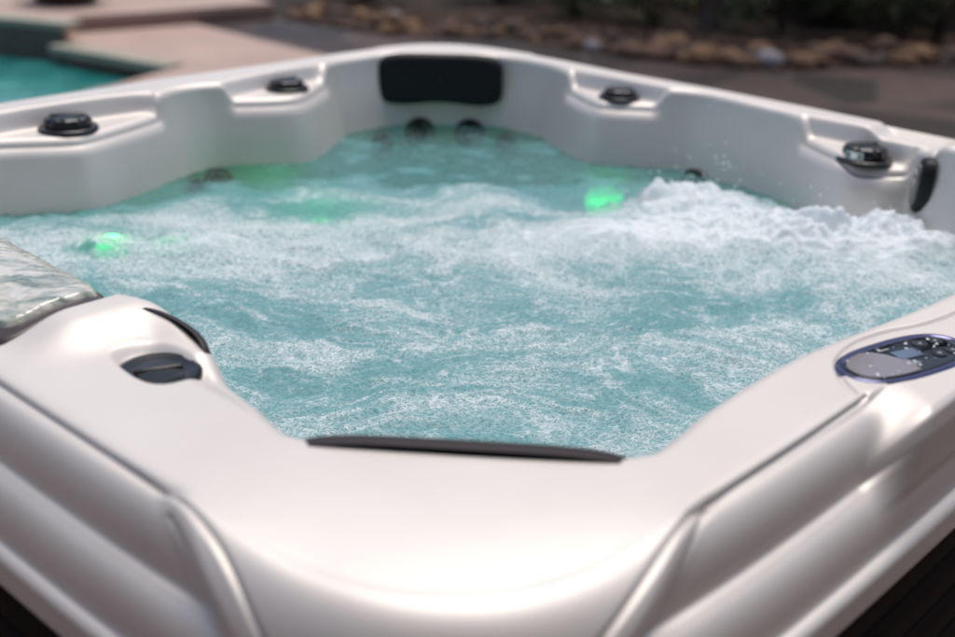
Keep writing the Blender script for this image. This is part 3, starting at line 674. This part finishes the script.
tag(strip_wall('pool_coping', (-6, 1.70), (1.95, 4.80), G - .05, G + .008, .10, M_DECK), 'pinkish coping of the deck strip between hot tub and pool', 'coping')
BED = [(4.46, 6.33), (4.62, 5.05), (5.24, 4.5), (5.28, 3.95), (5.43, 3.32), (5.55, 2.85), (5.85, 2.38), (6.34, 2.12), (7.10, 1.68), (9.5, .3)]
tag(slab('paving', [(3.705, -6), (14, -6), (9.5, .3)] + BED[::-1][1:] + [(3.765, 6.40), (3.705, 5.1)], G - .4, G - .006, M_SLATE, bevel=0), kind='structure')
tag(slab('garden_bed', BED[::-1] + [(5.1, 9.6), (14, 14), (16, 2)], G - .5, G - .02, M_SOIL, bevel=0), kind='structure')
M_ROCK = [mottled('river_rock', [(.3, tuple(c * .6 for c in col)), (.7, col)], 9, .8, .6, 40, .01) for col in ((.14, .075, .045), (.22, .12, .06), (.09, .062, .05), (.32, .30, .32))]
def rock(u, v, s, m_, label, group):
    bm = bmesh.new(); bmesh.ops.create_icosphere(bm, subdivisions=3, radius=1)
    sd_ = rnd.random() * 50; sx, sy, sz = s * rnd.uniform(.8, 1.25), s * rnd.uniform(.75, 1.1), s * rnd.uniform(.6, .85)
    for ve in bm.verts:
        c = ve.co; k_ = 1 + .16 * float(gn(np.array([c.x * 1.4 + sd_]), np.array([c.y * 1.4 + c.z * 1.9]), 3)[0]) + .06 * float(gn(np.array([c.x * 4 + sd_]), np.array([c.z * 4 + c.y * 3]), 5)[0])
        ve.co = Vector((c.x * sx * k_, c.y * sy * k_, c.z * sz * k_))
    bmesh.ops.rotate(bm, verts=bm.verts, cent=(0, 0, 0), matrix=Matrix.Rotation(rnd.random() * 6.28, 3, 'Z'))
    o_ = bm_to('rock', bm, m_); o_.location = W(u, v, G - .02 + sz * .6); return tag(o_, label, 'rock', group)
bedpts = np.array(BED)
rl = 'rounded brown rock among the row of stones edging the dark paving'
def along_bed(t):
    seg = np.r_[0, np.cumsum(np.hypot(*np.diff(bedpts, axis=0).T))]; tt_ = t * seg[-1] * .80
    u_ = np.interp(tt_, seg, bedpts[:, 0]); v_ = np.interp(tt_, seg, bedpts[:, 1]); return u_, v_
for i in range(120):
    t_ = (i + rnd.random()) / 120; u_, v_ = along_bed(t_); dpt = rnd.random() ** 1.3 * .62
    s_ = rnd.uniform(.045, .085) if t_ < .45 else rnd.uniform(.06, .115)
    mi_ = rnd.choice([0, 0, 1, 2]); zone = ['beside the raised deck', 'left of the headrest', 'behind the black headrest', 'right of the headrest', 'near the tree trunk', 'before the near black shrub'][min(5, int(t_ * 6))]
    rock(u_ + dpt * .8 + .05, v_ + dpt * .6 + .03, s_, M_ROCK[mi_], ('red brown', 'tan', 'dark brown')[mi_] + (' rock at the paving edge, ' if dpt < .25 else ' rock back in the bed, ') + zone, 'brown rocks edging the garden bed')
rock(6.02, 2.63, .105, M_ROCK[3], 'whitish rock at the right end of the row of brown rocks', None)
rock(5.46, 3.80, .075, M_ROCK[3], 'small whitish rock in the middle of the row of brown rocks', None)
rock(5.27, 5.78, .07, M_ROCK[3], 'small whitish rock in the gravel behind the black headrest', None)
rock(5.62, 2.95, .125, M_ROCK[1], 'large tan rock at the front of the row, left of the whitish rock', None)
# gravel in the bed
bm = bmesh.new()
for i in range(2600):
    t_ = rnd.random(); u_, v_ = along_bed(t_); dpt = rnd.random() * 1.5
    p = W(u_ + dpt * .8 + .03, v_ + dpt * .6, G - .012); s_ = rnd.uniform(.012, .035)
    bmesh.ops.create_icosphere(bm, subdivisions=1, radius=s_, matrix=Matrix.Translation(p) @ Matrix.Diagonal((1, rnd.uniform(.6, 1), .7, 1)))
M_GRAV = mottled('gravel', [(.3, (.03, .018, .012)), (.5, (.09, .05, .03)), (.7, (.17, .11, .075))], 14, .85, .4, 60, .01)
tag(bm_to('gravel', bm, M_GRAV, None, False), 'brown gravel scattered over the garden bed', 'gravel', kind='stuff')
# shrubs
def leafm(name, a, b_):
    m_ = mat(name, rough=.5); N, L, b = nodes(m_); n = noise_node(N, L, 12, 3); r = ramp(N, L, n.outputs['Fac'], [(.35, a), (.65, b_)]); L.new(r.outputs[0], b.inputs['Base Color']); return m_
M_LEAF = [leafm('dark_leaf', (.014, .024, .007), (.04, .06, .018)), leafm('olive_leaf', (.03, .042, .008), (.08, .10, .02)), leafm('brown_leaf', (.03, .018, .010), (.07, .042, .025))]
M_STEM = mat('stem', (.05, .035, .025), .8)
M_FLOWER = mat('flower', (.55, .30, .04), .6)
def shrub(u, v, rad, h, m_, label, group='shrubs in the garden bed', nleaf=1500, flowers=0, ls=.035):
    e_ = empty('shrub', W(u, v, G - .03)); tag(e_, label, 'shrub', group)
    bm = bmesh.new()
    cl = [(rnd.gauss(0, rad * .45), rnd.gauss(0, rad * .45), h * rnd.uniform(.25, .95), rad * rnd.uniform(.28, .5)) for _ in range(16)]
    for i in range(nleaf):
        c = cl[i % 16]; d_ = Vector((rnd.gauss(0, 1), rnd.gauss(0, 1), rnd.gauss(0, 1))).normalized() * c[3] * rnd.random() ** .4
        p = Vector((c[0], c[1], max(.03, c[2]))) + d_; p.z = max(p.z, .02)
        a_ = Vector((rnd.gauss(0, 1), rnd.gauss(0, 1), rnd.gauss(.3, 1))).normalized(); b_ = a_.orthogonal().normalized(); s_ = ls * rnd.uniform(.6, 1.4)
        q_ = [bm.verts.new(p + x) for x in (-a_ * s_, b_ * s_ * .45, a_ * s_, -b_ * s_ * .45)]; bm.faces.new(q_)
    bmesh.ops.translate(bm, verts=bm.verts, vec=e_.location); bm_to('foliage', bm, m_, e_, False)
    bm = bmesh.new()
    for c in cl:
        a_ = Vector((0, 0, 0)); t_ = Vector(c[:3]); ax = (t_ - a_)
        mm_ = Matrix.Translation((a_ + t_) / 2) @ ax.to_track_quat('Z', 'Y').to_matrix().to_4x4()
        bmesh.ops.create_cone(bm, segments=6, radius1=.012, radius2=.004, depth=ax.length, matrix=mm_)
    bmesh.ops.translate(bm, verts=bm.verts, vec=e_.location); bm_to('stem', bm, M_STEM, e_)
    if flowers:
        bm = bmesh.new()
        for i in range(flowers):
            c = cl[i % 16]; p = Vector(c[:3]) + Vector((rnd.gauss(0, .6), rnd.gauss(0, .6), rnd.gauss(0, .5))) * c[3]
            bmesh.ops.create_icosphere(bm, subdivisions=1, radius=.022, matrix=Matrix.Translation(p + e_.location) @ Matrix.Diagonal((1, 1, .6, 1)))
        bm_to('flowers', bm, M_FLOWER, e_)['kind'] = 'stuff'
    return e_
shrub(5.75, 6.70, .40, .55, M_LEAF[2], 'brown dry shrub behind the left end of the gravel, beside the raised deck')
shrub(6.80, 5.95, .45, .60, M_LEAF[0], 'dark low shrub behind the black headrest and the gravel')
shrub(6.75, 5.00, .50, .70, M_LEAF[0], 'very dark shrub just right of the headrest, behind the rocks')
shrub(6.90, 4.25, .50, .75, M_LEAF[1], 'olive green shrub with a few orange yellow flowers behind the rocks', flowers=14)
shrub(7.35, 3.30, .48, .80, M_LEAF[0], 'dark green shrub right of the flowering shrub', nleaf=2000)
shrub(7.60, 2.45, .55, .9, M_LEAF[0], 'near black dense shrub in front of the brown wall, right of the rocks', nleaf=2600)
shrub(8.30, 4.2, .7, 1.2, M_LEAF[0], 'tall dark shrub at the back behind the flowering shrub', nleaf=2600, ls=.05)
shrub(8.2, 5.6, .7, 1.2, M_LEAF[0], 'tall dark shrub at the back behind the headrest', nleaf=2600, ls=.05)
shrub(8.4, 3.2, .7, 1.2, M_LEAF[0], 'tall dark shrub at the back against the brown wall', nleaf=2600, ls=.05)
M_WALL = mottled('brown_stucco', [(.3, (.065, .042, .035)), (.7, (.11, .075, .062))], 3, .9, .5, 80, .006)
tag(slab('garden_wall', [(7.75, 2.0), (9.6, -.6), (10.0, -.4), (8.1, 2.3)], G - .3, G + 1.9, M_WALL), 'plain brown stucco garden wall at the right beyond the paving', 'wall')
tag(slab('garden_wall', [(8.9, 2.4), (9.2, 2.4), (9.2, 8.6), (8.9, 8.6)], G - .3, G + 1.9, M_WALL), 'dark wall behind the shrubs', 'wall')
M_BARK = mottled('bark', [(.3, (.06, .042, .032)), (.7, (.12, .09, .07))], 14, .9, .9, 50, .02)
def trunk():
    e_ = empty('tree', W(7.02, 3.78, G - .03)); tag(e_, 'grey brown tree trunk standing between the green shrubs', 'tree')
    n_, m_ = 24, 40; a_ = np.linspace(0, 2 * np.pi, n_, endpoint=False); h_ = np.linspace(0, 3.6, m_)
    r_ = .075 + .06 * np.exp(-h_ / .15) - .012 * h_
    P = np.stack([r_ * np.cos(a_)[:, None] + .10 * np.sin(h_ * .9), r_ * np.sin(a_)[:, None] + .05 * h_, h_ + 0 * a_[:, None]], -1)
    P += np.array(e_.location); link('trunk', gridmesh('trunk', P, True), M_BARK, e_)
    bm = bmesh.new()
    for i in range(5200):
        c = [(0, 0, 3.9), (.6, .2, 3.5), (-.6, .1, 3.6), (.1, .6, 3.7), (0, -.5, 3.5), (.3, 0, 4.4)][i % 6]
        p = Vector(c) + Vector((rnd.gauss(0, .38), rnd.gauss(0, .38), rnd.gauss(0, .28))) + e_.location
        x_ = Vector((rnd.gauss(0, 1), rnd.gauss(0, 1), rnd.gauss(0, 1))).normalized(); y_ = x_.orthogonal().normalized(); s_ = rnd.uniform(.03, .06)
        bm.faces.new([bm.verts.new(p + k_) for k_ in (-x_ * s_, y_ * s_ * .4, x_ * s_, -y_ * s_ * .4)])
    bm_to('crown', bm, M_LEAF[0], e_, False)
trunk()
# planter standing on the raised deck
pe = empty('planter', W(3.12, 7.32, G + .122)); tag(pe, 'dark brown round planter bowl standing on the raised deck', 'planter')
M_POT = mottled('dark_glazed_clay', [(.3, (.045, .022, .016)), (.7, (.08, .042, .03))], 6, .35, .2, 40, .003)
P = lathe([(.001, .002), (.19, .002), (.22, .01), (.27, .08), (.32, .20), (.33, .26), (.335, .27), (.315, .27), (.30, .25), (.001, .24)]) + np.array(pe.location)
link('bowl', gridmesh('bowl', P, True), M_POT, pe)
bm = bmesh.new()
for i in range(34):
    a_ = i * 2.4; ln = rnd.uniform(.22, .42); up = rnd.uniform(.5, 1.3); pts_ = []
    for k_ in range(6):
        t_ = k_ / 5; r_ = ln * t_ * math.cos(up * .6); z_ = .24 + ln * math.sin(up) * t_ - .12 * t_ * t_
        w_ = .022 * (1 - t_) ** .6 + .001; c = Vector((r_ * math.cos(a_), r_ * math.sin(a_), z_)); s_ = Vector((-math.sin(a_), math.cos(a_), 0)) * w_
        pts_.append((bm.verts.new(c - s_ + pe.location), bm.verts.new(c + s_ + pe.location)))
    for p0, p1 in zip(pts_[:-1], pts_[1:]): bm.faces.new((p0[0], p0[1], p1[1], p1[0]))
bm_to('leaves', bm, M_LEAF[1], pe)

# unseen wall added behind the camera, unseen trees added beyond the garden, to darken reflections
M_BLOCKER = mottled('blocker_stucco', [(.3, (.11, .060, .046)), (.7, (.15, .088, .068))], 2, .9, .4, 90, .005)
bm = bmesh.new(); box(bm, (0, -5.6, 1.6), (15, .25, 3.2)); tag(bm_to('unseen_shade_wall', bm, M_BLOCKER, None, False), 'unseen brown wall added behind the camera to darken reflections', 'wall')
def tree(u, v, h, label):
    e_ = empty('tree', W(u, v, G - .03)); tag(e_, label, 'tree', 'unseen trees added to darken reflections')
    m_ = 16; a_ = np.linspace(0, 2 * np.pi, 14, endpoint=False); h_ = np.linspace(0, h * .8, m_); r_ = .13 - .10 * h_ / h
    P = np.stack([r_ * np.cos(a_)[:, None] + .1 * np.sin(h_), r_ * np.sin(a_)[:, None] + 0 * h_, h_ + 0 * a_[:, None]], -1) + np.array(e_.location)
    link('trunk', gridmesh('trunk', P, True), M_BARK, e_)
    cs = [(rnd.gauss(0, .8), rnd.gauss(0, .8), rnd.uniform(.28, .95) * h, rnd.uniform(.5, .95)) for _ in range(14)]
    n_ = 4200; A = np.array([cs[i % 14] for i in range(n_)]); dd = rs.normal(size=(n_, 3)); dd /= np.linalg.norm(dd, axis=1)[:, None]
    c = A[:, :3] + dd * A[:, 3:] * rs.rand(n_, 1) ** .5 + np.array(e_.location)
    x_ = rs.normal(size=(n_, 3)); x_ /= np.linalg.norm(x_, axis=1)[:, None]; y_ = np.cross(x_, rs.normal(size=(n_, 3))); y_ /= np.linalg.norm(y_, axis=1)[:, None]
    sz = rs.uniform(.07, .14, (n_, 1)); V = np.stack([c - x_ * sz, c + y_ * sz * .5, c + x_ * sz, c - y_ * sz * .5], 1).reshape(-1, 3)
    me = bpy.data.meshes.new('crown'); me.from_pydata(V.tolist(), [], np.arange(n_ * 4).reshape(-1, 4).tolist()); link('crown', me, M_LEAF[0], e_, False)
for u_, v_, h_, lb in ((10.5, 7.6, 5.5, 'broad dark tree added behind the left end of the garden wall'), (10.8, 5.2, 6.2, 'tall dark tree added behind the headrest, beyond the wall'),
                       (11.0, 2.8, 5.8, 'dark tree added beyond the wall, behind the flowering shrub'), (11.6, .6, 6.0, 'dark tree added beyond the brown stucco wall'), (12.2, -1.8, 5.5, 'dark tree added right of the brown stucco wall')):
    tree(u_, v_, h_, lb)

bm = bmesh.new(); box(bm, (3.2, -4.35, 3.3), (10, 2.9, .18)); tag(bm_to('unseen_shade_roof', bm, M_BLOCKER, None, False), 'unseen flat roof added to block sky light on the near side', 'roof')  # unseen roof added to keep sky light off camera-facing surfaces
